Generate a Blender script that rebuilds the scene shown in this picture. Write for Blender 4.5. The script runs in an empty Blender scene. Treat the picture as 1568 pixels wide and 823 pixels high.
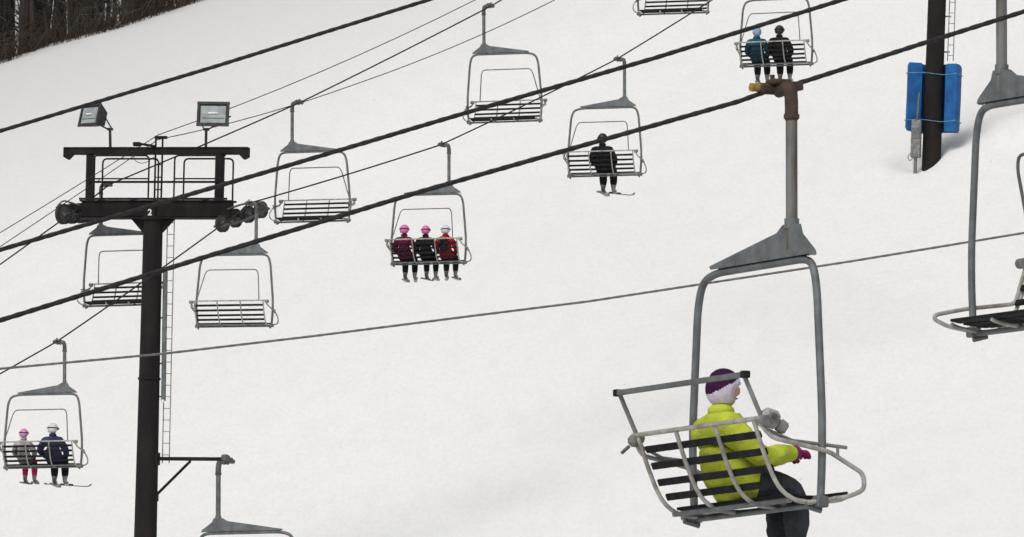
import bpy, bmesh, math, random
from mathutils import Vector, Matrix, noise
random.seed(7)
scene=bpy.context.scene
R=math.radians
# ---------------------------------------------------------------- camera
LENS=400.0; FPX=1568*LENS/36.0; PITCH=R(5.0)
cd=bpy.data.cameras.new("camera"); cam=bpy.data.objects.new("camera",cd)
scene.collection.objects.link(cam); scene.camera=cam
cd.lens=LENS; cd.sensor_width=36; cd.clip_start=0.5; cd.clip_end=6000
cd.dof.use_dof=True; cd.dof.focus_distance=170; cd.dof.aperture_fstop=64
cam.location=(0,0,0); cam.rotation_euler=(R(90)+PITCH,0,0)
def ray(u,v):
    a=(u-784)/FPX; b=(411.5-v)/FPX
    return Vector((a, math.cos(PITCH)-b*math.sin(PITCH), math.sin(PITCH)+b*math.cos(PITCH)))
def site(u,v,d):      # surveyed bearing + range -> world metres
    return ray(u,v)*d
# ---------------------------------------------------------------- view / world / light
scene.view_settings.view_transform='Standard'
scene.view_settings.look='None'
scene.view_settings.exposure=0
w=bpy.data.worlds.new("World"); scene.world=w; w.use_nodes=True
nt=w.node_tree; bg=nt.nodes['Background']
sky=nt.nodes.new('ShaderNodeTexSky'); sky.sky_type='NISHITA'; sky.sun_disc=False
SUN_EL=R(48); SUN_AZ=R(205)
sky.sun_elevation=SUN_EL; sky.sun_rotation=SUN_AZ; sky.dust_density=4; sky.air_density=1.0
hs=nt.nodes.new('ShaderNodeHueSaturation'); hs.inputs['Saturation'].default_value=0.16
nt.links.new(sky.outputs[0],hs.inputs['Color']); nt.links.new(hs.outputs[0],bg.inputs[0])
bg.inputs[1].default_value=0.125
sd=bpy.data.lights.new("sun",'SUN'); sun=bpy.data.objects.new("sun",sd); scene.collection.objects.link(sun)
sd.energy=1.2; sd.angle=R(28); sd.color=(1,0.975,0.94)
sdir=Vector((math.sin(SUN_AZ)*math.cos(SUN_EL),math.cos(SUN_AZ)*math.cos(SUN_EL),math.sin(SUN_EL)))
sun.rotation_euler=sdir.to_track_quat('Z','Y').to_euler()
# ---------------------------------------------------------------- materials
def mat(name,c1,c2=None,scale=8,rough=0.6,metal=0.0,bump=0.0,bscale=40,lo=0.35,hi=0.65,stretch=(1,1,1),bdist=0.02,spec=0.5):
    m=bpy.data.materials.new(name); m.use_nodes=True; n=m.node_tree; b=n.nodes['Principled BSDF']
    b.inputs['Roughness'].default_value=rough; b.inputs['Metallic'].default_value=metal; b.inputs['Specular IOR Level'].default_value=spec
    tc=n.nodes.new('ShaderNodeTexCoord'); mp=n.nodes.new('ShaderNodeMapping'); mp.inputs['Scale'].default_value=stretch
    n.links.new(tc.outputs['Object'],mp.inputs[0])
    if c2 is None: c2=tuple(x*0.75 for x in c1)
    nz=n.nodes.new('ShaderNodeTexNoise'); nz.inputs['Scale'].default_value=scale; nz.inputs['Detail'].default_value=6
    n.links.new(mp.outputs[0],nz.inputs['Vector'])
    mr=n.nodes.new('ShaderNodeMapRange'); mr.inputs[1].default_value=lo; mr.inputs[2].default_value=hi
    n.links.new(nz.outputs[0],mr.inputs[0])
    mx=n.nodes.new('ShaderNodeMix'); mx.data_type='RGBA'
    mx.inputs[6].default_value=(*c1,1); mx.inputs[7].default_value=(*c2,1)
    n.links.new(mr.outputs[0],mx.inputs[0]); n.links.new(mx.outputs[2],b.inputs['Base Color'])
    if bump:
        nb=n.nodes.new('ShaderNodeTexNoise'); nb.inputs['Scale'].default_value=bscale; nb.inputs['Detail'].default_value=4
        n.links.new(mp.outputs[0],nb.inputs['Vector'])
        bp=n.nodes.new('ShaderNodeBump'); bp.inputs['Strength'].default_value=bump; bp.inputs['Distance'].default_value=bdist
        n.links.new(nb.outputs[0],bp.inputs['Height']); n.links.new(bp.outputs[0],b.inputs['Normal'])
    return m
GALV=mat("galvanised_steel",(0.135,0.148,0.152),(0.085,0.09,0.094),9,0.6,0.2,0.15,60)
GALVL=mat("pale_worn_steel",(0.38,0.37,0.34),(0.20,0.18,0.155),10,0.6,0.1,0.2,60)
GALVM=mat("mid_grey_steel",(0.21,0.215,0.21),(0.12,0.12,0.115),10,0.6,0.2,0.2,60)
DSTEEL=mat("weathered_dark_steel",(0.055,0.055,0.055),(0.10,0.10,0.098),9,0.7,0.2,0.2,40)
RUST=mat("rusty_steel",(0.042,0.033,0.029),(0.075,0.046,0.034),14,0.85,0.1,0.5,50,spec=0.2)
RUSTGREY=mat("hanger_steel",(0.15,0.158,0.15),(0.085,0.062,0.045),5,0.65,0.2,0.25,50,0.42,0.62,(1.4,1.4,0.30))
SLAT=mat("black_slat",(0.008,0.008,0.009),(0.018,0.018,0.019),12,0.85,0,0.2,80,spec=0.15)
ROPE=mat("wire_rope",(0.014,0.013,0.016),(0.03,0.028,0.028),30,0.8,0.1,spec=0.25)
ROPEG=mat("grey_wire_rope",(0.16,0.16,0.155),(0.10,0.10,0.10),30,0.6,0.1)
YEL=mat("ochre_paint",(0.36,0.21,0.03),(0.16,0.09,0.02),30,0.8)
TOWER=mat("dark_tower_paint",(0.009,0.008,0.009),(0.022,0.016,0.013),3,0.85,0.0,0.3,30,0.4,0.75,(1,1,0.25),spec=0.2)
LAMPG=mat("lamp_glass",(0.30,0.33,0.33),(0.18,0.2,0.2),5,0.15)
LAMPH=mat("lamp_housing",(0.035,0.036,0.038),(0.02,0.02,0.021),6,0.6,spec=0.3)
WHITEP=mat("white_paint",(0.75,0.75,0.75),None,20,0.6)
RUBBER=mat("sheave_rubber",(0.015,0.015,0.015),(0.035,0.035,0.035),12,0.7,spec=0.25)
PAD=mat("blue_pad",(0.012,0.105,0.30),(0.008,0.065,0.20),3,0.6,0,0.6,5,bdist=0.06,spec=0.25)
STRAP=mat("pale_strap",(0.12,0.30,0.42),(0.09,0.2,0.3),8,0.8)
SKIN=mat("skin",(0.50,0.30,0.23),(0.45,0.25,0.18),10,0.6)
DARKF=mat("dark_feature",(0.02,0.015,0.015),None,10,0.6,spec=0.2)
def cloth(name,c1,c2=None,scale=9,bs=11,bd=0.05,**k): return mat(name,c1,c2,scale,0.95,0,1.0,bs,bdist=bd,spec=0.12,**k)
LIME=cloth("lime_fleece",(0.46,0.52,0.055),(0.34,0.40,0.04),7,9,0.04)
BLACKC=cloth("black_cloth",(0.009,0.009,0.011),(0.02,0.02,0.023))
GREYP=cloth("charcoal_pants",(0.048,0.052,0.062),(0.027,0.03,0.036))
NAVY=cloth("navy_cloth",(0.045,0.05,0.12),(0.022,0.024,0.06))
WHITEC=cloth("white_cloth",(0.42,0.40,0.40),(0.16,0.15,0.16))
PINKP=cloth("pink_pants",(0.48,0.03,0.11),(0.33,0.02,0.08))
PLAID=cloth("magenta_patterned_cloth",(0.20,0.014,0.07),(0.02,0.008,0.015),18)
REDC=cloth("red_cloth",(0.40,0.018,0.025),(0.22,0.012,0.018))
TEAL=cloth("teal_cloth",(0.018,0.095,0.14),(0.01,0.05,0.08))
MAGG=cloth("magenta_glove",(0.27,0.03,0.13),(0.16,0.015,0.07),25,20,0.01)
PINKH=mat("pink_helmet",(0.62,0.16,0.38),(0.5,0.11,0.3),5,0.45)
LILACH=mat("lilac_helmet",(0.52,0.25,0.42),(0.45,0.2,0.34),5,0.45)
WHITEH=mat("white_helmet",(0.6,0.6,0.6),(0.45,0.45,0.47),5,0.5)
BLACKH=mat("black_helmet",(0.012,0.012,0.013),None,5,0.5)
BLUEH=cloth("pale_blue_knit",(0.30,0.42,0.5),(0.12,0.24,0.34),40,40,0.005)
PURPLE=cloth("purple_knit",(0.045,0.010,0.045),(0.028,0.007,0.032),40,60,0.005)
LILACK=cloth("white_lilac_knit",(0.58,0.53,0.62),(0.50,0.42,0.55),30,60,0.005)
BOOT=mat("ski_boot",(0.04,0.04,0.045),(0.25,0.25,0.26),9,0.5)
SKI=mat("ski",(0.22,0.23,0.25),(0.06,0.06,0.07),6,0.5)
BARK=mat("bark",(0.018,0.0145,0.012),(0.05,0.042,0.036),5,0.95,0,0.8,20,0.35,0.7,(1,1,0.2),spec=0.1)
BARK2=mat("grey_bark",(0.06,0.052,0.045),(0.11,0.10,0.09),5,0.95,0,0.8,20,0.35,0.7,(1,1,0.2),spec=0.1)
TWIG=mat("dry_brush",(0.075,0.05,0.034),(0.035,0.024,0.018),3,0.95,spec=0.1)
# ---------------------------------------------------------------- mesh builder
class MB:
    def __init__(s): s.v=[];s.f=[];s.m=[];s.sm=[];s.mats=[]
    def mi(s,m):
        if m not in s.mats: s.mats.append(m)
        return s.mats.index(m)
    def add(s,vs,fs,m,smooth=False):
        o=len(s.v); k=s.mi(m); s.v+= [tuple(p) for p in vs]
        for f in fs: s.f.append(tuple(i+o for i in f)); s.m.append(k); s.sm.append(smooth)
    def box(s,c,size,m,rot=None,bev=0.0):
        bm=bmesh.new(); bmesh.ops.create_cube(bm,size=1)
        for p in bm.verts: p.co=Vector((p.co.x*size[0],p.co.y*size[1],p.co.z*size[2]))
        b=bev if bev else min(size)*0.12
        bmesh.ops.bevel(bm,geom=bm.edges[:],offset=b,segments=1,affect='EDGES')
        M=Matrix.Translation(c)@(rot.to_4x4() if rot else Matrix())
        bm.verts.ensure_lookup_table(); 
        s.add([M@p.co for p in bm.verts],[[q.index for q in f.verts] for f in bm.faces],m); bm.free()
    def tube(s,pts,r,m,sides=10,lobes=0,pitch=0.25,smooth=True,cap=True):
        pts=[Vector(p) for p in pts]; n=len(pts)
        rs=r if isinstance(r,(list,tuple)) else [r]*n
        tang=[]
        for i in range(n):
            a=pts[max(0,i-1)]; b=pts[min(n-1,i+1)]; tang.append((b-a).normalized())
        t=tang[0]; up=Vector((0,0,1)) if abs(t.z)<0.9 else Vector((1,0,0))
        nrm=(up-t*up.dot(t)).normalized(); vs=[]; L=0
        for i in range(n):
            t=tang[i]; nrm=(nrm-t*nrm.dot(t)).normalized(); bi=t.cross(nrm)
            if i: L+=(pts[i]-pts[i-1]).length
            for k in range(sides):
                a=2*math.pi*k/sides; rr=rs[i]
                if lobes: rr*=1+0.10*math.cos(lobes*a+ L/pitch*2*math.pi)
                vs.append(pts[i]+(nrm*math.cos(a)+bi*math.sin(a))*rr)
        fs=[]
        for i in range(n-1):
            for k in range(sides):
                k2=(k+1)%sides
                fs.append((i*sides+k,i*sides+k2,(i+1)*sides+k2,(i+1)*sides+k))
        s.add(vs,fs,m,smooth)
        if cap:
            s.add(vs[:sides],[tuple(range(sides))[::-1]],m); s.add(vs[-sides:],[tuple(range(sides))],m)
    def prism(s,poly,y0,y1,m):   # poly in xz
        n=len(poly); vs=[(x,y0,z) for x,z in poly]+[(x,y1,z) for x,z in poly]
        fs=[tuple(range(n)),tuple(range(2*n-1,n-1,-1))]+[(i,(i+1)%n,(i+1)%n+n,i+n)[::-1] for i in range(n)]
        s.add(vs,fs,m)
    def ball(s,c,r,m,seg=14,ring=10,fn=None,rot=None):
        vs=[];fs=[]
        if not isinstance(r,(tuple,list)): r=(r,r,r)
        for j in range(ring+1):
            th=math.pi*j/ring
            for k in range(seg):
                a=2*math.pi*k/seg
                p=Vector((math.sin(th)*math.cos(a)*r[0],math.sin(th)*math.sin(a)*r[1],math.cos(th)*r[2]))
                if fn: p=fn(p)
                if rot: p=rot@p
                vs.append(Vector(c)+p)
        for j in range(ring):
            for k in range(seg):
                k2=(k+1)%seg; fs.append((j*seg+k,(j+1)*seg+k,(j+1)*seg+k2,j*seg+k2))
        s.add(vs,fs,m,True)
    def mesh(s,name):
        me=bpy.data.meshes.new(name); me.from_pydata(s.v,[],s.f)
        for m in s.mats: me.materials.append(m)
        me.polygons.foreach_set('material_index',s.m); me.polygons.foreach_set('use_smooth',s.sm)
        me.update(); return me
def obj(name,me,parent=None,M=None):
    o=bpy.data.objects.new(name,me); scene.collection.objects.link(o)
    if parent: o.parent=parent
    if M is not None: o.matrix_world=M if not parent else M
    return o
def empty(name,M):
    e=bpy.data.objects.new(name,None); scene.collection.objects.link(e); e.empty_display_size=0.3
    e.matrix_world=M; return e
def rp(pts,r=0.1,n=5):   # round the corners of a path
    pts=[Vector(p) for p in pts]; out=[pts[0]]
    for i in range(1,len(pts)-1):
        a,b,c=pts[i-1],pts[i],pts[i+1]
        ra=min(r,(a-b).length*0.48); rc=min(r,(c-b).length*0.48)
        p=b+(a-b).normalized()*ra; q=b+(c-b).normalized()*rc
        for k in range(n+1):
            t=k/n; out.append(p*(1-t)**2+b*2*t*(1-t)+q*t*t)
    out.append(pts[-1]); return out
# ---------------------------------------------------------------- terrain
def softmax(a,b,k):
    m=max(a,b); return m+k*math.log(math.exp((a-m)/k)+math.exp((b-m)/k))
def plane(x,y): return 14.5+0.31*(y-273.5)+0.15*(max(-60,min(60,x))+8.7)
def base_hit(u,v):
    r=ray(u,v); d=150
    while d<800:
        p=r*d
        if plane(p.x,p.y)>=p.z: return p,d
        d+=0.02
    return r*800,800
E0,_=base_hit(0,93); E1,_=base_hit(60,70); E2,_=base_hit(180,38); E3,_=base_hit(300,-2)
def yedge(x):
    P=[E0,E1,E2,E3]
    if x<=E0.x: return E0.y+max(x-E0.x,-30)*0.55
    for a,b in zip(P,P[1:]):
        if x<=b.x: return a.y+(b.y-a.y)*(x-a.x)/(b.x-a.x)
    return E3.y+min(x-E3.x,70)*0.9
TB,TBd=base_hit(1426,240)     # foot of the padded tower
def ground(x,y):
    ye=yedge(x)
    yc=-softmax(-y,-(ye+1.0),1.0) if abs(y-ye)<40 else min(y,ye+1.0)
    z=plane(x,yc)+0.02*max(0,y-ye)
    z=softmax(z,-1.7-0.002*abs(y),4.0) if z<40 else z
    if 180<y<460 and abs(x)<80:
        f=max(0.0,min(1.0,(y-200)/40))
        z+=f*(0.18*noise.noise(Vector((x/9,y/22,0)))+0.025*noise.noise(Vector((x/2.6,y/7,3)))+0.004*noise.noise(Vector((x/0.6,y/1.6,6))))
        dx=x-TB.x; dy=y-TB.y
        z-=0.45*math.exp(-((dx+0.35)**2/0.45+(dy+0.2)**2/1.6))
        z+=0.34*math.exp(-((dx-2.8)**2/3.6+(dy-1.2)**2/4.0))
        z+=0.10*math.exp(-((dx+1.3)**2/0.3+(dy+0.6)**2/1.0))
    return z
def axis(c0,c1,step,far0,far1):
    a=[c0+i*step for i in range(int((c1-c0)/step)+1)]
    s=step;p=a[-1]
    while p<far1: s*=1.35;p+=s;a.append(p)
    s=step;p=a[0];b=[]
    while p>far0: s*=1.35;p-=s;b.append(p)
    return b[::-1]+a
xs=axis(-24,24,0.25,-2500,2500); ys=axis(262,366,0.4,-1500,3500)
verts=[(x,y,ground(x,y)) for y in ys for x in xs]; nx=len(xs)
faces=[(j*nx+i,j*nx+i+1,(j+1)*nx+i+1,(j+1)*nx+i) for j in range(len(ys)-1) for i in range(nx-1)]
me=bpy.data.meshes.new("snow_slope"); me.from_pydata(verts,[],faces); me.update()
me.polygons.foreach_set('use_smooth',[True]*len(faces))
at=me.attributes.new("woodland",'FLOAT','POINT')
at.data.foreach_set('value',[max(0,min(1,(y-yedge(x))/1.6+0.3)) if x<E3.x+40 and y>200 else 0.0 for x,y,z in verts])
at=me.attributes.new("edge_grey",'FLOAT','POINT')
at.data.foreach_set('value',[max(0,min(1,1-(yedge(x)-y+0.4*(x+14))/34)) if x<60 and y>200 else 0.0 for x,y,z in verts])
SN=bpy.data.materials.new("snow"); SN.use_nodes=True; n=SN.node_tree; b=n.nodes['Principled BSDF']; b.inputs['Roughness'].default_value=0.9
b.inputs['Specular IOR Level'].default_value=0.15
geo=n.nodes.new('ShaderNodeNewGeometry')
def nz(scale,st,detail=5):
    mp=n.nodes.new('ShaderNodeMapping'); mp.inputs['Scale'].default_value=st; n.links.new(geo.outputs['Position'],mp.inputs[0])
    t=n.nodes.new('ShaderNodeTexNoise'); t.inputs['Scale'].default_value=scale; t.inputs['Detail'].default_value=detail; n.links.new(mp.outputs[0],t.inputs['Vector']); return t
def mrange(src,a,b_,c,d):
    m=n.nodes.new('ShaderNodeMapRange'); m.inputs[1].default_value=a;m.inputs[2].default_value=b_;m.inputs[3].default_value=c;m.inputs[4].default_value=d
    n.links.new(src,m.inputs[0]); return m.outputs[0]
def mixc(f,a,b_):
    m=n.nodes.new('ShaderNodeMix'); m.data_type='RGBA'
    for s,i in ((f,0),(a,6),(b_,7)):
        if isinstance(s,(tuple,float)): m.inputs[i].default_value=s
        else: n.links.new(s,m.inputs[i])
    return m.outputs[2]
big=nz(0.06,(1,0.5,0),2); fine=nz(1.6,(1,0.3,0),8); speck=nz(5,(1,0.35,0),2); grain=nz(9,(1,0.3,0),3); scuff=nz(1.3,(0.7,1.1,0),2)
c=mixc(mrange(big.outputs[0],0.3,0.7,0,1),(0.745,0.742,0.728,1),(0.71,0.707,0.695,1))
c=mixc(mrange(fine.outputs[0],0.45,0.75,0,0.4),c,(0.65,0.645,0.635,1))
c=mixc(mrange(grain.outputs[0],0.4,0.8,0,0.4),c,(0.60,0.595,0.58,1))
# thin curved ski scuffs: iso-lines of a smooth noise
dv=n.nodes.new('ShaderNodeMath'); dv.operation='SUBTRACT'; dv.inputs[1].default_value=0.5; n.links.new(scuff.outputs[0],dv.inputs[0])
ab=n.nodes.new('ShaderNodeMath'); ab.operation='ABSOLUTE'; n.links.new(dv.outputs[0],ab.inputs[0])
mu=n.nodes.new('ShaderNodeMath'); mu.operation='MULTIPLY'; n.links.new(mrange(ab.outputs[0],0.0,0.012,0.22,0.0),mu.inputs[0]); n.links.new(mrange(nz(0.35,(1,0.6,0),2).outputs[0],0.52,0.62,0,1),mu.inputs[1])
c=mixc(mu.outputs[0],c,(0.5,0.5,0.5,1))
c=mixc(mrange(speck.outputs[0],0.755,0.79,0,0.4),c,(0.35,0.32,0.29,1))
eg=n.nodes.new('ShaderNodeAttribute'); eg.attribute_name="edge_grey"
c=mixc(mrange(eg.outputs['Fac'],0,1,0,0.85),c,(0.53,0.525,0.52,1))  # snow colour turns greyer towards the woods edge and the left
att=n.nodes.new('ShaderNodeAttribute'); att.attribute_name="woodland"
pn=nz(0.9,(1,1,0),6)
ad=n.nodes.new('ShaderNodeMath'); ad.operation='ADD'; n.links.new(att.outputs['Fac'],ad.inputs[0]); n.links.new(mrange(pn.outputs[0],0.2,0.8,-0.6,0.6),ad.inputs[1])
lit=mixc(mrange(nz(5,(1,1,0),6).outputs[0],0.35,0.65,0,1),(0.035,0.025,0.018,1),(0.12,0.09,0.065,1))
c=mixc(mrange(ad.outputs[0],0.5,0.7,0,1),c,lit)
n.links.new(c,b.inputs['Base Color'])
bp=n.nodes.new('ShaderNodeBump'); bp.inputs['Strength'].default_value=0.35; bp.inputs['Distance'].default_value=0.08
n.links.new(fine.outputs[0],bp.inputs['Height']); n.links.new(bp.outputs[0],b.inputs['Normal'])
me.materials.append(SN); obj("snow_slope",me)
# ---------------------------------------------------------------- woods
wb=MB()
def tree(x,y,h,r,detail,bk):
    z=ground(x,y)-0.3; lx=random.uniform(-.07,.07); ly=random.uniform(-.05,.05); pts=[];rs=[]
    for i in range(9):
        t=(i/8)**1.4; pts.append((x+lx*h*t+random.uniform(-.06,.06),y+ly*h*t,z+h*t)); rs.append(r*(1-0.85*t)*(1.45 if i==0 else 1)*random.uniform(.93,1.07))
    wb.tube(pts,rs,bk,7,cap=False)
    for k in range(detail):
        t=random.uniform(0.03,0.95) if k>2 else random.uniform(.05,.25); p=Vector(pts[0]).lerp(Vector(pts[-1]),t); a=random.uniform(0,6.28); L=random.uniform(1,3)*(1.1-t*0.6)
        q=p+Vector((math.cos(a)*L*0.5,math.sin(a)*L*0.5,L*0.3)); e=q+Vector((math.cos(a)*L*0.4+random.uniform(-.3,.3),math.sin(a)*L*0.4,L*0.55))
        wb.tube([p,q,e],[min(.04,r*0.28*(1.1-t)),min(.025,r*0.18*(1.1-t)),0.008],bk,4,cap=False)
        for _ in range(3):
            s=q.lerp(e,random.random()); wb.tube([s,s+Vector((random.uniform(-.7,.7),random.uniform(-.7,.7),random.uniform(0.1,.9)))],[0.015,0.005],bk,3,cap=False)
for i in range(560):
    x=random.uniform(-52,-4); dy=random.uniform(0,1)**1.1*65
    y=yedge(x)+0.8+dy
    tree(x,y,random.uniform(10,16),random.choice([0.06,0.09,0.13,0.19,0.27]),10 if dy<14 else 4,random.choice([BARK,BARK,BARK,BARK2]))
for i in range(3200):   # brushwood along the edge
    x=random.uniform(-30,-5); y=yedge(x)+random.uniform(-0.3,1)**2*9-.1; z=ground(x,y); h=random.uniform(0.2,1.0)**1.5*1.7+.1
    a=random.uniform(-.9,.9); p=Vector((x,y,z-0.05)); q=p+Vector((a*h*.5,random.uniform(-.2,.2),h*.6)); e=q+Vector((a*h*.9+random.uniform(-.2,.2),random.uniform(-.2,.2),h*random.uniform(-.1,.45)))
    wb.tube([p,q,e],[0.012,0.009,0.004],random.choice([TWIG,BARK,TWIG,BARK2]),3,cap=False)
obj("woods",wb.mesh("woods"))
# ---------------------------------------------------------------- chair
XC=-0.31; HX=0.21
def chair_meshes(bar,near=False,arm=0.0):
    f=MB()
    grip=RUST if near else DSTEEL
    def X(x): return XC+x
    L=[(X(-.60),0,-1.225),(X(-.80),0,-1.27),(X(-.875),0,-1.44),(X(-.955),0,-2.3),(X(-.955),0,-2.62),(X(-.93),0,-2.93)]
    Rr=[(X(.72),0,-1.225),(X(.83),0,-1.27),(X(.885),0,-1.44),(X(.955),0,-2.3),(X(.955),0,-2.62),(X(.93),0,-2.93)]
    f.tube(rp(L[::-1]+Rr,0.12),0.028,GALV,12)
    poly=[(HX-.07,-.97),(HX+.07,-.97),(HX+.10,-1.04),(X(.80),-1.165),(X(.82),-1.20),(X(-.62),-1.20),(X(-.64),-1.175),(HX-.16,-1.02)]
    f.prism(poly,-.036,-.028,GALV); f.prism(poly,.028,.036,GALV)
    rim=poly[5:]+poly[:5]
    for a,b_ in zip(rim[1:],rim[2:]):
        f.prism([(a[0],a[1]),(b_[0],b_[1]),(b_[0],b_[1]-.008),(a[0],a[1]-.008)],-.0265,.0265,GALV)
    for bx in (-.25,.62):
        f.box((X(bx),0,-1.19),(.02,.082,.02),GALV)
    f.tube([(HX,0,-.14),(HX,0,-.55),(HX,0,-1.14)],0.042,RUSTGREY if near else GALV,14)
    f.tube([(HX,0,-.93),(HX,0,-1.0)],0.053,GALV,14)
    g=MB()
    g.tube(rp([(0.02,0,-.02),(HX-.03,0,0.0),(HX,0,-.08),(HX,0,-.24)],.09,6),0.048,grip,14)
    g.box((0,0,-.005),(.09,.30,.075),grip,bev=.02); g.box((0.01,.13,.02),(.12,.09,.06),grip); g.box((0.05,-.02,.04),(.15,.13,.035),grip,bev=.01)
    if near: g.tube([(0,-.21,0),(0,-.13,0)],.030,YEL,10)
    g.tube([(.04,-.06,.04),(.04,-.06,.09)],.018,grip,8); g.tube([(.09,.05,-.07),(.09,.05,.06)],.015,GALV,8)
    g.tube([(HX,0,-.20),(HX,0,-.23)],.056,grip,14)
    prof=[(-.47,-2.37),(-.41,-2.54),(-.34,-2.71),(-.27,-2.83),(-.16,-2.905),(0,-2.92),(.2,-2.895),(.26,-2.87)]
    for x in (-.86,-.29,.29,.86):
        f.tube(rp([(X(x),y-.014,z-.014) for y,z in prof],.06,3),0.0165,GALVL,8)
    f.tube([(X(-.95),-.475,-2.365),(X(.95),-.475,-2.365)],.0175,GALVL,10)
    f.tube([(X(-.93),.0,-2.945),(X(.93),.0,-2.945)],.022,GALV,8)
    f.tube([(X(-.86),-.2,-2.92),(X(.86),-.2,-2.92)],.018,GALV,8)
    for sg in (-1,1):
        x0=X(.93*sg); x1=X(1.0*sg)
        f.tube(rp([(x0,-.475,-2.40),(X(.97*sg),-.40,-2.50-arm*1.3),(x1,.03,-2.585-arm*1.1),(x1,.30,-2.73-arm*.5),(x1,.31,-2.84),(X(.98*sg),.20,-2.89),(X(.93*sg),-.1,-2.94)],.045,4),.0165,GALVL,10)
        if not arm:
            f.tube([(x0,-.455,-2.43),(X(.96*sg),-.24,-2.515),(X(.96*sg),.19,-2.55)],.013,GALVM,8)
            f.tube([(X(.96*sg),.12,-2.545),(X(.96*sg),.12,-2.63)],.011,GALVM,8)
        f.box((X(.93*sg),0,-2.93),(.09,.09,.08),GALV)
        f.tube([(X(.90*sg),-.45,-2.385),(X(.99*sg),-.45,-2.385)],.04,GALVM,12)
        f.tube([(X(.9*sg),-.1,-2.96),(X(.9*sg),.02,-2.99)],.02,GALV,8)
    s=MB()
    def slat(y,z,ang,wd,x0=-.85,x1=.85,m=SLAT):
        s.box((X((x0+x1)/2),y,z),(x1-x0,wd,.022),m,Matrix.Rotation(ang,3,'X'),.007)
    for y,z in ((-.437,-2.47),(-.39,-2.585),(-.34,-2.70),(-.275,-2.80)):
        slat(y+.012,z,R(112),.052)
    for y,z,a in ((-.14,-2.885,R(-8)),(-.02,-2.892,0),(.10,-2.88,R(5)),(.215,-2.862,R(8))):
        slat(y,z,a,.10)
    k=MB()
    if bar=='low':
        pts=[(X(-.93),-.45,-2.385),(X(-.93),-.60,-2.07),(X(.93),-.60,-2.07),(X(.93),-.45,-2.385)]
        k.tube(rp(pts,.03,3),.017,GALVM,8)
        k.box((X(0),-.60,-2.068),(1.9,.045,.036),GALV)
        k.box((X(-.95),-.60,-2.068),(.05,.06,.05),SLAT); k.box((X(.95),-.60,-2.068),(.05,.06,.05),SLAT)
        k.box((X(.94),-.40,-2.365),(.09,.14,.13),GALVL,Matrix.Rotation(R(-15),3,'X'),.03)
        k.box((X(.94),-.31,-2.42),(.06,.08,.09),GALVM,Matrix.Rotation(R(-35),3,'X'),.015)
        k.tube([(X(.88),-.40,-2.36),(X(1.0),-.40,-2.36)],.035,GALVM,12)
        k.tube([(X(1.0),-.40,-2.36),(X(1.015),-.40,-2.36)],.018,DSTEEL,8)
        k.box((X(-.95),-.46,-2.40),(.09,.11,.09),GALVM,None,.03)
        k.tube([(X(-.97),-.5,-2.44),(X(-.97),-.56,-2.49)],.013,DSTEEL,8)
    else:
        pts=[(X(-.82),-.42,-2.35),(X(-.68),-.22,-1.70),(X(-.62),-.2,-1.60),(X(.60),-.2,-1.60),(X(.65),-.22,-1.70),(X(.74),-.42,-2.35)]
        k.tube(rp(pts,.06,3),.0135,GALV,8)
        for sx in (-.3,.3): k.tube(rp([(X(sx-.1),-.2,-1.60),(X(sx-.1),-.26,-1.60)],.03,2),.012,GALV,6)
    return [("bail_and_frame",f.mesh("bail_and_frame")),("rope_grip",g.mesh("rope_grip")),("seat_slats",s.mesh("seat_slats")),("safety_bar",k.mesh("safety_bar"))]
HIGH=chair_meshes('high'); LOW=chair_meshes('low',True); EDGE=chair_meshes('high',True,.15)
def chair(u,v,d,yaw,kind=HIGH,scale=1.0,roll=0.0):
    M=Matrix.Translation(site(u,v,d))@Matrix.Rotation(-R(yaw),4,'Z')@Matrix.Rotation(R(roll),4,'Y')@Matrix.Scale(scale,4)
    e=empty("chairlift_chair",M)
    for nm,m in kind:
        o=obj(nm,m); o.parent=e
    return M
# ---------------------------------------------------------------- people
def seg_dist(p,a,b):
    ab=b-a; t=max(0,min(1,(p-a).dot(ab)/max(ab.length_squared,1e-9))); return (p-a-ab*t).length
def skin_body(verts,edges,mats,parent,name,sub):
    me=bpy.data.meshes.new(name+"_sk"); me.from_pydata([v[0] for v in verts],[(a,b) for a,b,_ in edges],[]); me.update()
    o=bpy.data.objects.new(name+"_sk",me); scene.collection.objects.link(o)
    md=o.modifiers.new("s",'SKIN'); md.use_smooth_shade=True
    sv=me.skin_vertices[0].data
    par=list(range(len(verts)))
    def fnd(i):
        while par[i]!=i: i=par[i]
        return i
    for a,b,_ in edges: par[max(fnd(a),fnd(b))]=min(fnd(a),fnd(b))
    for i,v in enumerate(verts):
        r=v[1]; sv[i].radius=(r,r); sv[i].use_root=(fnd(i)==i)
    ss=o.modifiers.new("u",'SUBSURF'); ss.levels=sub
    dg=bpy.context.evaluated_depsgraph_get(); dg.update()
    m2=bpy.data.meshes.new_from_object(o.evaluated_get(dg)); m2.name=name
    bpy.data.objects.remove(o); m2.materials.clear()
    ml=[]
    for _,_,m in edges:
        if m not in ml: ml.append(m)
    for m in ml: m2.materials.append(m)
    segs=[(Vector(verts[a][0]),Vector(verts[b][0]),ml.index(m),(verts[a][1]+verts[b][1])/2) for a,b,m in edges]
    for p in m2.polygons:
        c=p.center; p.material_index=min(segs,key=lambda s:seg_dist(c,s[0],s[1])/s[3])[2]; p.use_smooth=True
    if sub>1:   # cloth folds
        m2.update()
        for q in m2.vertices:
            if q.co.z>-.25 and not (q.co.y>.40 and q.co.z>.2):
                q.co+=q.normal*(.012*noise.noise(q.co*14)+.010*noise.noise(Vector((q.co.x*9,q.co.y*9,q.co.z*34))))
    r=obj(name,m2); r.parent=parent; return r
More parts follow.
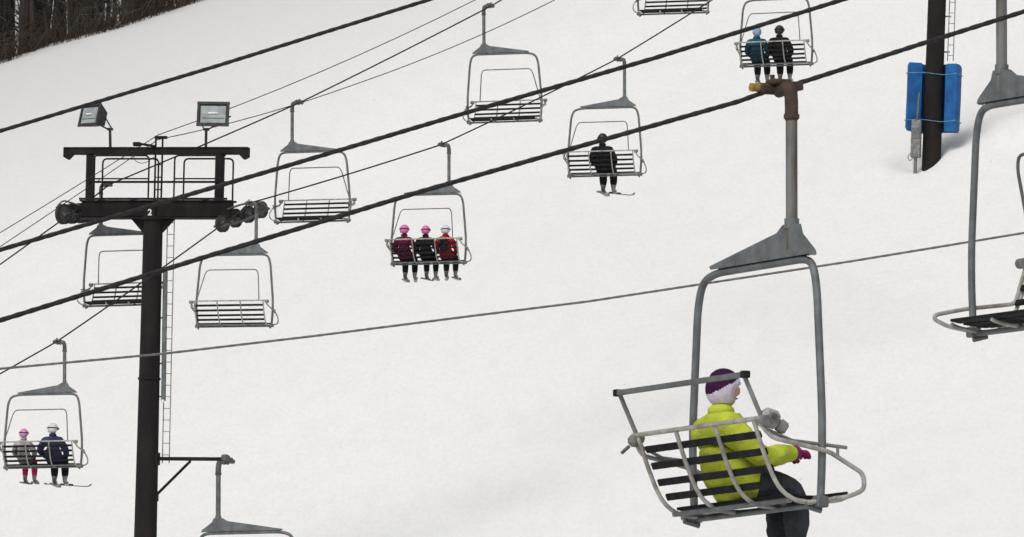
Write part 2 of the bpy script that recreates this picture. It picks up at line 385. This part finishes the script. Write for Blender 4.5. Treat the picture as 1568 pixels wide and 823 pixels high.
def skier(M,x,jacket,pants,hat,hatkind='helmet',glove=BLACKC,scale=1.0,arms=None,sub=1,ski_yaw=(8,-5),headturn=0,skis=True,boots=BOOT,lean=0.0,thick=1.0,hat2=None,seat_y=-.12,hand=1.0,straps=None,ski_len=.68):
    MM=M@Matrix.Translation((XC+x,seat_y,-2.865))@Matrix.Scale(scale,4)
    e=empty("skier",MM)
    V=[];E=[]; thick*=1.2
    def v(p,r): V.append((tuple(p),r)); return len(V)-1
    pel=v((0,-.01,.145),.135*thick); wa=v((0,-.03,.26),.130*thick); ch=v((0,-.06,.38),.135*thick); uc=v((0,-.075+lean,.485),.105*thick); nk=v((0,-.06+lean,.575),.066); nt_=v((0,-.045+lean,.64),.058)
    E+=[(pel,wa,jacket),(wa,ch,jacket),(ch,uc,jacket),(uc,nk,jacket),(nk,nt_,SKIN if hatkind!='beanie' else jacket)]
    arms=arms or {-1:((-.265,.03,.26),(-.17,.26,.17)),1:((.265,.03,.26),(.17,.26,.17))}
    for sg in (-1,1):
        el,wr=arms[sg]; s0=Vector((sg*.175,-.075+lean,.48)); sh=v(s0,.078*thick); ua=v(s0.lerp(Vector(el),.5)+Vector((sg*.012,0,0)),.068*thick)
        elv=v(el,.06*thick); fm=v(Vector(el).lerp(Vector(wr),.6),.053*thick); wv=v(wr,.042*thick)
        dr=(Vector(wr)-Vector(el)).normalized(); lat=dr.cross(Vector((0,0,1))).normalized()*sg; dn=-lat.cross(dr)*sg
        if dn.z>0: dn=-dn
        H=hand
        pm=v(Vector(wr)+dr*.05*H,.040*H); pe=v(Vector(wr)+dr*.085*H,.038*H)
        E+=[(uc,sh,jacket),(sh,ua,jacket),(ua,elv,jacket),(elv,fm,jacket),(fm,wv,jacket),(wv,pm,glove),(pm,pe,glove)]
        W=Vector(wr)
        for k,(o,ln) in enumerate(((-.028,.062),(-.009,.074),(.010,.070),(.028,.052))):
            b0=v(W+(dr*.08+lat*o*.9)*H,.0145*H); b1=v(W+(dr*(.08+ln*.5)+lat*o*1.15+dn*.006)*H,.014*H); b2=v(W+(dr*(.08+ln*.85)+lat*o*1.15+dn*.026)*H,.0125*H); b3=v(W+(dr*(.08+ln)+lat*o*1.1+dn*.045)*H,.010*H)
            E+=[(b0,b1,glove),(b1,b2,glove),(b2,b3,glove)]
        t0=v(W+(dr*.035-lat*.025)*H,.016*H); t1=v(W+(dr*.065-lat*.056+dn*.008)*H,.0155*H); t2=v(W+(dr*.095-lat*.062+dn*.02)*H,.012*H)
        E+=[(t0,t1,glove),(t1,t2,glove)]
        hip=v((sg*.085,.06,.10),.10*thick); th=v((sg*.11,.25,.105),.088*thick); kn=v((sg*.12,.43,.085),.076*thick); ca=v((sg*.12,.455,-.10),.07*thick); cb=v((sg*.12,.45,-.20),.066*thick); an=v((sg*.12,.445,-.31),.054); 
        he=v((sg*.12,.43,-.37),.05); ba=v((sg*.125,.54,-.385),.047); to=v((sg*.125,.615,-.39),.04)
        E+=[(pel,hip,jacket),(hip,th,pants),(th,kn,pants),(kn,ca,pants),(ca,cb,pants),(cb,an,boots),(an,he,boots),(he,ba,boots),(ba,to,boots)]
    skin_body(V,E,None,e,"body",sub)
    hb=MB(); HR=Matrix.Rotation(R(headturn),3,'Z'); hc=Vector((0,-.03+lean,.735))
    def hf(p):
        q=p.copy(); f=max(0,-p.z/.12); q.x*=1-.38*f*f; q.y*=1-.15*f
        if p.y>0.03 and abs(p.x)<.022 and -.035<p.z<.03: q.y+=.02*(1-abs(p.x)/.022)
        if p.z<-.07 and p.y>0: q.y+=.012
        return q
    hb.ball(hc,(.074,.092,.112),SKIN,24,18,hf,HR)
    for sg in (-1,1):
        hb.ball(hc+HR@Vector((sg*.028,.083,.008)),(.012,.008,.008),WHITEP,8,6); hb.ball(hc+HR@Vector((sg*.028,.089,.008)),.005,DARKF,8,6)
        hb.ball(hc+HR@Vector((sg*.072,-.005,-.005)),(.01,.018,.03),SKIN,8,8)
    hb.ball(hc+HR@Vector((0,.083,-.05)),(.024,.007,.006),DARKF,8,6)
    o=obj("head",hb.mesh("head")); o.parent=e
    hh=MB()
    if hatkind=='helmet':
        def cf(p):
            q=p.copy()
            if p.y>.02: q.z=max(q.z,.035)
            else: q.z=max(q.z,-.08+max(0,(p.y+.02))*2.2)
            return q
        hh.ball(hc+Vector((0,0,.012)),(.115,.13,.132),hat,22,18,cf,HR)
        hh.tube([hc+HR@Vector((math.sin(a)*.118,math.cos(a)*.133,.03-.01*math.cos(a))) for a in [i*2*math.pi/24 for i in range(25)]],.011,BLACKC,6,cap=False)
        hh.ball(hc+HR@Vector((0,.115,.022)),(.07,.025,.035),DARKF,12,8)
        hh.ball(Vector((0,-.05+lean,.615)),(.085,.085,.05),jacket,14,8)
    else:
        def cf(p):   # knitted hat with ear flaps, open at the face
            q=p.copy(); low=max(0,-p.z)/.13
            q.x*=1-.12*low; 
            if p.y>0 and p.z<.035: q.y*= 1-.42*min(1,(.035-p.z)/.04)*min(1,p.y/.05)
            if p.z>.09: q.z+=.008
            return q
        def cf2(p):
            q=cf(p); q.z=max(q.z,-.10); return q
        o0=len(hh.f)
        hh.ball(hc+Vector((0,-.006,.012)),(.110,.124,.132),hat,48,44,cf2,HR)
        if hat2:
            k=hh.mi(hat2)
            for i in range(o0,len(hh.f)):
                c=sum((Vector(hh.v[j]) for j in hh.f[i]),Vector())/len(hh.f[i])-hc
                if c.z< .040+ .55*c.y + 0.05*c.x: hh.m[i]=k
        hh.ball(Vector((0,-.055+lean,.60)),(.095,.09,.055),jacket,18,10)
        if hatkind=='bobble':
            for _ in range(30):
                a=Vector((random.gauss(0,1),random.gauss(0,1),random.gauss(0,1))).normalized()
                hh.ball(hc+Vector((0,0,.16))+a*.022,(.018,.018,.018),WHITEC,6,5)
    o=obj("headwear",hh.mesh("headwear")); o.parent=e
    if straps:
        st=MB()
        st.box((0,-.235,.36),(.20,.10,.30),straps,Matrix.Rotation(R(8),3,'X'),.04)
        for sg in (-1,1): st.tube(rp([(sg*.08,-.21,.49),(sg*.10,-.08,.60),(sg*.11,.08,.48),(sg*.09,.10,.3)],.05,3),.016,straps,6)
        o=obj("small_backpack",st.mesh("small_backpack")); o.parent=e
    if skis:
        sk=MB()
        for sg,yw in zip((-1,1),ski_yaw):
            Rz=Matrix.Rotation(-R(yw),3,'Z'); c=Vector((sg*.123,.50,-.452))
            prof=[(-.62*ski_len,.02),(-.58*ski_len,0),(.62*ski_len,0),(.70*ski_len,.02),(.77*ski_len,.07)]
            vs=[]
            for j,(yy,zz) in enumerate(prof):
                wd=.012 if j==4 else .042
                for xx,h in ((-wd,0),(wd,0),(wd,.014),(-wd,.014)): vs.append(c+Rz@Vector((xx,yy,zz+h)))
            fs=[]
            for i in range(len(prof)-1):
                for k in range(4): fs.append((i*4+k,i*4+(k+1)%4,i*4+4+(k+1)%4,i*4+4+k))
            fs+= [(3,2,1,0),(16,17,18,19)]
            sk.add(vs,fs,SKI)
            for yy in (-.1,.14): sk.box(c+Rz@Vector((0,yy,.028)),(.06,.09,.03),DARKF,Rz)
        o=obj("skis",sk.mesh("skis")); o.parent=e
    return e
# ---------------------------------------------------------------- far lift
Y=16
MA=chair(86,524,267,Y); MBc=chair(380,312,272,Y,roll=.6); MC=chair(675,222,281,Y); MD=chair(944,91,287,Y); ME=chair(1205,-74,293,Y,roll=-.5)
chair(167,283,275.5,Y+180+3); chair(460,157,279,Y+180); chair(753,9,286,Y+178,roll=.5); chair(1013,-150,297,Y+180)
skier(MA,-.43,WHITEC,PINKP,LILACH,scale=.95,ski_yaw=(5,-8),ski_len=.5)
skier(MA,.29,NAVY,BLACKC,WHITEH,scale=1.08,ski_yaw=(-10,32),headturn=-20,arms={-1:((-.32,0,.28),(-.24,.25,.16)),1:((.28,.04,.27),(.2,.28,.17))},thick=1.1,ski_len=.95)
skier(MC,-.58,PLAID,BLACKC,PINKH,scale=1.02,ski_yaw=(-8,-16),ski_len=.6)
skier(MC,-.03,BLACKC,BLACKC,PINKH,scale=.98,ski_yaw=(4,-10),ski_len=.6)
skier(MC,.48,REDC,BLACKC,WHITEH,scale=.98,ski_yaw=(-18,-4),straps=BLACKC,ski_len=.6)
skier(MD,-.01,BLACKC,BLACKC,BLACKH,scale=1.12,ski_yaw=(-6,30),thick=1.15,ski_len=.85)
skier(ME,-.47,TEAL,BLACKC,BLUEH,'bobble',scale=1.06,ski_yaw=(-8,-16),headturn=30,thick=1.1,ski_len=.6)
skier(ME,.13,BLACKC,BLACKC,BLACKH,scale=1.08,ski_yaw=(-14,-6),thick=1.12,ski_len=.6)
def rope(name,pts,r,m,sides=8,twist=False):
    P=[Vector(p) for p in pts]; t=MB()
    if twist:
        Q=[]
        for a,b_ in zip(P,P[1:]):
            k=max(1,int((b_-a).length/.018)); Q+=[a.lerp(b_,i/k) for i in range(k)]
        Q.append(P[-1]); t.tube(Q,r,m,14,lobes=4,pitch=.11)
    else: t.tube(P,r,m,sides)
    return obj(name,t.mesh(name))
def sag(pts,k,n=8):
    out=[]
    for a,b_ in zip(pts,pts[1:]):
        for i in range(n):
            t=i/n; p=a.lerp(b_,t); p.z-=k*4*t*(1-t); out.append(p)
    out.append(pts[-1]); return out
RL=[(-500,850,245),(86,524,267),(350,337,271.3),(380,312,272),(675,222,281),(944,91,287),(1205,-74,293),(1800,-520,308)]
rope("haul_rope",sag([site(*p) for p in RL],0.03),.019,ROPE)
LL=[(-500,760,262),(105,330,274),(167,283,275.5),(460,157,279),(753,9,286),(1013,-150,297),(1800,-650,315)]
rope("haul_rope",sag([site(*p) for p in LL],0.02),.019,ROPE)
rope("communication_cable",sag([site(-500,640,262),site(242,207,274),site(728,0,285),site(1500,-330,310)],.15),.011,ROPE)
rope("communication_cable",sag([site(-500,700,262),site(242,214,274),site(545,129,281),site(850,0,288),site(1600,-380,310)],.1),.011,ROPE)
# ---------------------------------------------------------------- tower 2
TM=Matrix.Translation(site(235,322,274))@Matrix.Rotation(-R(14),4,'Z')@Matrix.Rotation(R(1.3),4,'Y')
te=empty("lift_tower",TM)
t=MB()
t.tube([(0,0,-.15),(0,0,-2.5),(0,0,-7.9),(0,0,-14.5)],[.235,.242,.275,.31],TOWER,28)
t.tube([(0,0,-.24),(0,0,-.17)],.30,TOWER,24)
for z in (-4.1,-8.2): t.tube([(0,0,z),(0,0,z+.05)],.275,TOWER,24)
t.box((.10,0,0.01),(3.72,.34,.38),TOWER,bev=.015); t.box((.10,0,.21),(3.8,.42,.03),TOWER); t.box((.10,0,-.20),(3.8,.42,.03),TOWER)
for sx in (-.55,.55):
    t.prism([(sx*.45,-.215),(sx,-.215),(sx*.45,-.55)],-.02,.02,TOWER)
for x in (-1.60,1.63): t.box((x,0,.78),(.19,.18,1.1),TOWER,bev=.012)
t.box((.04,0,1.415),(4.35,.22,.15),TOWER,bev=.012); t.box((.04,0,1.503),(4.6,.26,.025),TOWER)
for sg in (-1,1):
    x=.04+sg*2.18; t.prism([(x-sg*.1,1.49),(x+sg*.13,1.49),(x+sg*.13,1.28),(x+sg*.02,1.22),(x-sg*.1,1.34)][::sg],-.1,.1,TOWER)
    for k in (1.3,.5): t.box((.04+sg*k*1.3,0,1.33),(.06,.12,.06),TOWER)
for yy in (-.42,.42):
    for a,b_ in ((-1.42,-.02),(.62,1.85)):
        t.tube(rp([(a,yy,.22),(a,yy,1.28),(b_,yy,1.28),(b_,yy,.22)],.12),.022,TOWER,8)
        t.tube([(a,yy,.72),(b_,yy,.72)],.018,TOWER,8)
    t.tube([(-1.6,yy*.3,.68),(1.65,yy*.3,.68)],.016,TOWER,8)
    t.box((.1,yy,.235),(3.7,.06,.05),TOWER)
for sx in (-1.3,-.5,.4,1.3): t.box((sx,0,.215+.03),(.06,.9,.035),TOWER)
for x in (.0,.17): t.tube([(x,.06,.2),(x,.06,1.75)],.024,TOWER,8)
for z in (.5,.8,1.1): t.tube([(0,.06,z),(.17,.06,z)],.015,TOWER,6)
t.tube([(-.02,.05,1.55),(-.48,.05,1.62)],.03,TOWER,8); t.box((-.47,.05,1.60),(.18,.1,.10),TOWER); t.box((.13,.05,1.76),(.30,.1,.07),TOWER)
t.tube(rp([(-.45,.05,1.6),(-.55,.0,1.2),(-.25,-.05,1.1),(0,0,1.3)],.15),.008,ROPE,5)
o=obj("mast_and_crossarm",t.mesh("mast_and_crossarm")); o.parent=te
sh=MB()
def wheel(c,r,th,ax,m=sh):
    q=Vector(ax).normalized().to_track_quat('Z','Y').to_matrix()
    def ring(r0,h0): return [Vector(c)+q@Vector((r0*math.cos(a),r0*math.sin(a),h0)) for a in [i*2*math.pi/20 for i in range(20)]]
    prof=[(.03,-th*.8),(r*.3,-th*.8),(r*.32,-th*.25),(r*.75,-th*.25),(r*.8,-th*.5),(r,-th*.5),(r*.9,0),(r,th*.5),(r*.8,th*.5),(r*.75,th*.25),(r*.32,th*.25),(r*.3,th*.8),(.03,th*.8)]
    vs=[];
    for p in prof: vs+=ring(*p)
    for i in range(len(prof)-1):
        m.add(vs[i*20:(i+2)*20],[(k,(k+1)%20,20+(k+1)%20,20+k) for k in range(20)],RUBBER if 4<=i<=7 else DSTEEL,False)
    m.tube([Vector(c)-Vector(ax).normalized()*th,Vector(c)+Vector(ax).normalized()*th],.035,DSTEEL,8)
axd=(math.cos(R(28)),-math.sin(R(28)),0)
for i in range(4):
    wheel((1.83+.20*i,-.35+.42*i,-.36+.15*i),.21,.10,axd)
for i in range(2):
    wheel((2.02+.20*i*2-.1,-.1+.42*i*2-.1,-.31+.15*i*2),.07,.2,axd)
P0=Vector((1.75,-.5,-.44)); P1=Vector((2.52,1.05,.13)); off=Vector(axd)*.10
for k in (-1,1): sh.tube([P0+off*k,P0.lerp(P1,.5)+off*k+Vector((0,0,-.07)),P1+off*k],.035,DSTEEL,6)
sh.box((1.98,.0,-.05),(.30,.22,.16),TOWER); sh.tube([(1.9,0,0),(2.15,.05,-.12)],.07,TOWER,10)
sh.tube(rp([(1.9,-.2,.0),(2.2,.1,.16),(2.55,.6,.25),(2.6,.9,.1)],.2),.025,DSTEEL,8)
for i in range(4):
    wheel((-2.12+.09*i,-.45+.42*i,-.14+.05*i),.25,.10,axd)
P0=Vector((-2.15,-.55,-.16)); P1=Vector((-1.82,.95,.04))
for k in (-1,1): sh.tube([P0+off*k,P1+off*k],.035,DSTEEL,6)
sh.box((-1.85,0,.02),(.3,.2,.16),TOWER)
sh.tube(rp([(-1.8,-.2,.1),(-2.15,-.45,.2),(-2.3,-.5,0)],.1),.02,DSTEEL,8)
o=obj("sheave_trains",sh.mesh("sheave_trains")); o.parent=te
ld=MB()
for x in (.33,.50): ld.tube([(x,.1,-.2),(x+.02,.1,-6.1)],.013,GALVM,6)
z=-.3
while z>-6.1: ld.tube([(.33,.1,z),(.51,.1,z)],.009,GALVM,6); z-=.28
ld.tube([(.33,.02,-1.4),(.36,.02,-4.6)],.06,GALV,10)
for z in (-1.5,-2.6,-3.7,-4.5): ld.box((.22,.05,z),(.3,.05,.04),GALV)
ld.box((.36,-.04,-4.62),(.06,.05,.08),WHITEP)
ld.box((1.08,0,-6.0),(1.75,.12,.085),TOWER,bev=.01); 
ld.tube([(.2,0,-6.92),(1.08,0,-6.05)],.035,TOWER,8); ld.box((.26,0,-6.0),(.04,.3,.3),TOWER); ld.box((.26,0,-6.9),(.04,.2,.24),TOWER)
ld.box((1.94,0,-5.97),(.16,.2,.16),DSTEEL,bev=.03)
o=obj("ladder_and_bracket",ld.mesh("ladder_and_bracket")); o.parent=te
cu=bpy.data.curves.new("num",'FONT'); cu.body="2"; cu.size=.21; cu.extrude=.003; cu.offset=.006; cu.align_x='CENTER'
co=bpy.data.objects.new("num",cu); scene.collection.objects.link(co)
dg=bpy.context.evaluated_depsgraph_get(); nm=bpy.data.meshes.new_from_object(co.evaluated_get(dg)); bpy.data.objects.remove(co)
nm.materials.clear(); nm.materials.append(WHITEP)
no=obj("number_plate",nm); no.parent=te; no.matrix_local=Matrix.Translation((-.02,-.240,-.145))@Matrix.Rotation(R(90),4,'X')
pl=MB(); pl.box((-.02,-.20,-.05),(.26,.07,.28),TOWER); o=obj("number_backing",pl.mesh("number_backing")); o.parent=te
def flood(base,mast,hc,yaw,tilt,w_,h_):
    fl=MB(); fl.tube([(base[0],0,base[2]),(mast[0],0,mast[2])],.035,LAMPH,8)
    Rm=Matrix.Rotation(R(yaw),3,'Z')@Matrix.Rotation(R(tilt),3,'X')
    def T(p): return Vector(hc)+Rm@Vector(p)
    a=w_/2;h=h_/2
    vs=[T(p) for p in ((-a,-.16,-h),(a,-.16,-h),(a,-.16,h),(-a,-.16,h),(-a*.6,.2,-h*.6),(a*.6,.2,-h*.6),(a*.6,.2,h*.6),(-a*.6,.2,h*.6))]
    fl.add(vs,[(0,3,2,1),(4,5,6,7),(0,1,5,4),(1,2,6,5),(2,3,7,6),(3,0,4,7)],LAMPH)
    fl.box(T((0,-.168,-.01)),(w_*.80,.012,h_*.70),LAMPG,Rm)
    for p,sz in (((0,-.175,h-.03),(w_*1.04,.04,.07)),((0,-.175,-h+.03),(w_*1.04,.04,.07)),((-a+.02,-.175,0),(.06,.04,h_*.8)),((a-.02,-.175,0),(.06,.04,h_*.8))): fl.box(T(p),sz,LAMPH,Rm)
    fl.tube([T((-a*.3,-.188,.02)),T((a*.3,-.188,.02))],.022,WHITEP,8); fl.box(T((0,-.176,-h*.35)),(w_*.7,.01,.02),DSTEEL,Rm)
    for k in (-1,1): fl.tube([T((k*a*1.08,0,0)),(mast[0]+k*.05,0,mast[2])],.018,LAMPH,6)
    fl.box((mast[0],0,mast[2]),(.14,.1,.06),LAMPH)
    o=obj("floodlight",fl.mesh("floodlight")); o.parent=te
flood((-1.12,0,1.5),(-1.14,0,1.96),(-1.50,-.1,2.24),-32,-14,.66,.56)
flood((1.27,0,1.5),(1.27,0,1.95),(1.47,-.05,2.27),8,-10,.76,.60)
chair(352,706,274,Y+184,HIGH,1.42)
# ---------------------------------------------------------------- padded tower
gz=ground(TB.x,TB.y)
PM=Matrix.Translation((TB.x,TB.y,gz))@Matrix.Rotation(-R(10),4,'Z')@Matrix.Rotation(R(2.2),4,'Y')
pe=empty("lift_tower",PM)
p=MB(); p.tube([(0,0,-1.5),(0,0,4),(0,0,14)],[.27,.255,.24],TOWER,28)
o=obj("mast",p.mesh("mast")); o.parent=pe
p=MB(); n_=22; Z0,Z1=.95,2.85
def arc(r,a): return (r*math.sin(a)*1.0,r*math.cos(a)*.9)
prof=[(.40,Z0),(.72,Z0),(.76,Z0+.08),(.76,(Z0+Z1)/2),(.76,Z1-.08),(.72,Z1),(.40,Z1),(.37,Z1-.08),(.37,Z0+.08)]
for half in (-1,1):
    vs=[];fs=[]
    for i in range(n_):
        a=half*(R(4)+R(112)*i/(n_-1))
        for r,zz in prof:
            x,y=arc(r+.012*math.sin(a*5+zz*3),a); vs.append((x,y,zz+.02*math.sin(a*3)))
    k=len(prof)
    for i in range(n_-1):
        for j in range(k):
            q=(i*k+j,i*k+(j+1)%k,(i+1)*k+(j+1)%k,(i+1)*k+j); fs.append(q if half>0 else q[::-1])
    fs+=[tuple(range(k)),tuple(range((n_-1)*k,n_*k))[::-1]]
    p.add(vs,fs,PAD,False)
for zz in (Z0+.28,Z1-.3):
    p.tube([(.795*math.sin(a),.795*math.cos(a)*.9,zz+.02*math.sin(3*a)) for a in [R(-118)+R(236)*i/24 for i in range(25)]],.010,STRAP,6)
    p.tube(rp([(-.69,-.35,zz),(-.27,-.275,zz+.03),(.27,-.275,zz-.03),(.69,-.35,zz+.02)],.1),.009,STRAP,6)
o=obj("tower_padding",p.mesh("tower_padding")); o.parent=pe
p=MB(); p.box((-.40,-.36,.70),(.27,.22,1.05),GALVM,bev=.02); p.box((-.40,-.48,.85),(.2,.02,.3),GALV); p.tube([(-.40,-.36,1.1),(-.36,-.32,2.0)],.03,GALV,8)
p.tube(rp([(-.5,-.47,.3),(-.62,-.47,.2),(-.55,-.47,.05),(-.4,-.47,.2)],.1),.012,GALVM,6); p.tube([(-.40,-.36,.3),(-.40,-.36,-.4)],.05,GALVM,8)
for x in (.34,.50): p.tube([(x,.1,2.95),(x,.1,13)],.014,GALVM,6)
z=3.1
while z<13: p.tube([(.34,.1,z),(.5,.1,z)],.010,GALVM,6); z+=.3
for z in (3.2,4.2,6,8): p.box((.3,.1,z),(.2,.04,.04),GALVM)
o=obj("electrical_box_and_ladder",p.mesh("electrical_box_and_ladder")); o.parent=pe
# ---------------------------------------------------------------- near lift
def dn(u,d0): return d0+(u-1190)*.00233*d0/79.5
NM=chair(1190,136,79.5,63,LOW)
chair(1556,-92,dn(1553,85),180+60,EDGE)
rope("haul_rope",[site(u,v,dn(u,79.5)) for u,v in ((-1500,965),(0,491),(330,389),(650,292),(900,221),(1130,156),(1180,138),(1200,134),(1235,124),(1400,71),(1568,18),(3200,-540))],.0165,ROPE,twist=True)
rope("haul_rope",[site(u,v,dn(u,85)) for u,v in ((-1500,835),(0,383),(400,266),(700,177),(1000,90),(1290,0),(1556,-92),(3200,-640))],.0165,ROPE,twist=True)
rope("haul_rope",[site(u,v,dn(u,94)) for u,v in ((-1500,660),(0,201),(330,102),(660,-1),(2600,-620))],.0155,ROPE,twist=True)
rope("guy_cable",[site(u,v,dn(u,90)) for u,v in ((-1500,700),(0,565),(250,542),(480,515),(700,487),(900,462),(1090,433),(1300,401),(1568,357),(3000,110))],.0090,ROPEG,twist=True)
skier(NM,-.16,LIME,GREYP,PURPLE,'beanie',glove=MAGG,scale=1.05,sub=2,skis=True,headturn=-10,hat2=LILACK,thick=1.16,seat_y=-.14,hand=1.3,
      arms={-1:((-.25,.12,.26),(-.10,.36,.30)),1:((.28,.10,.27),(.15,.38,.32))},ski_len=1)
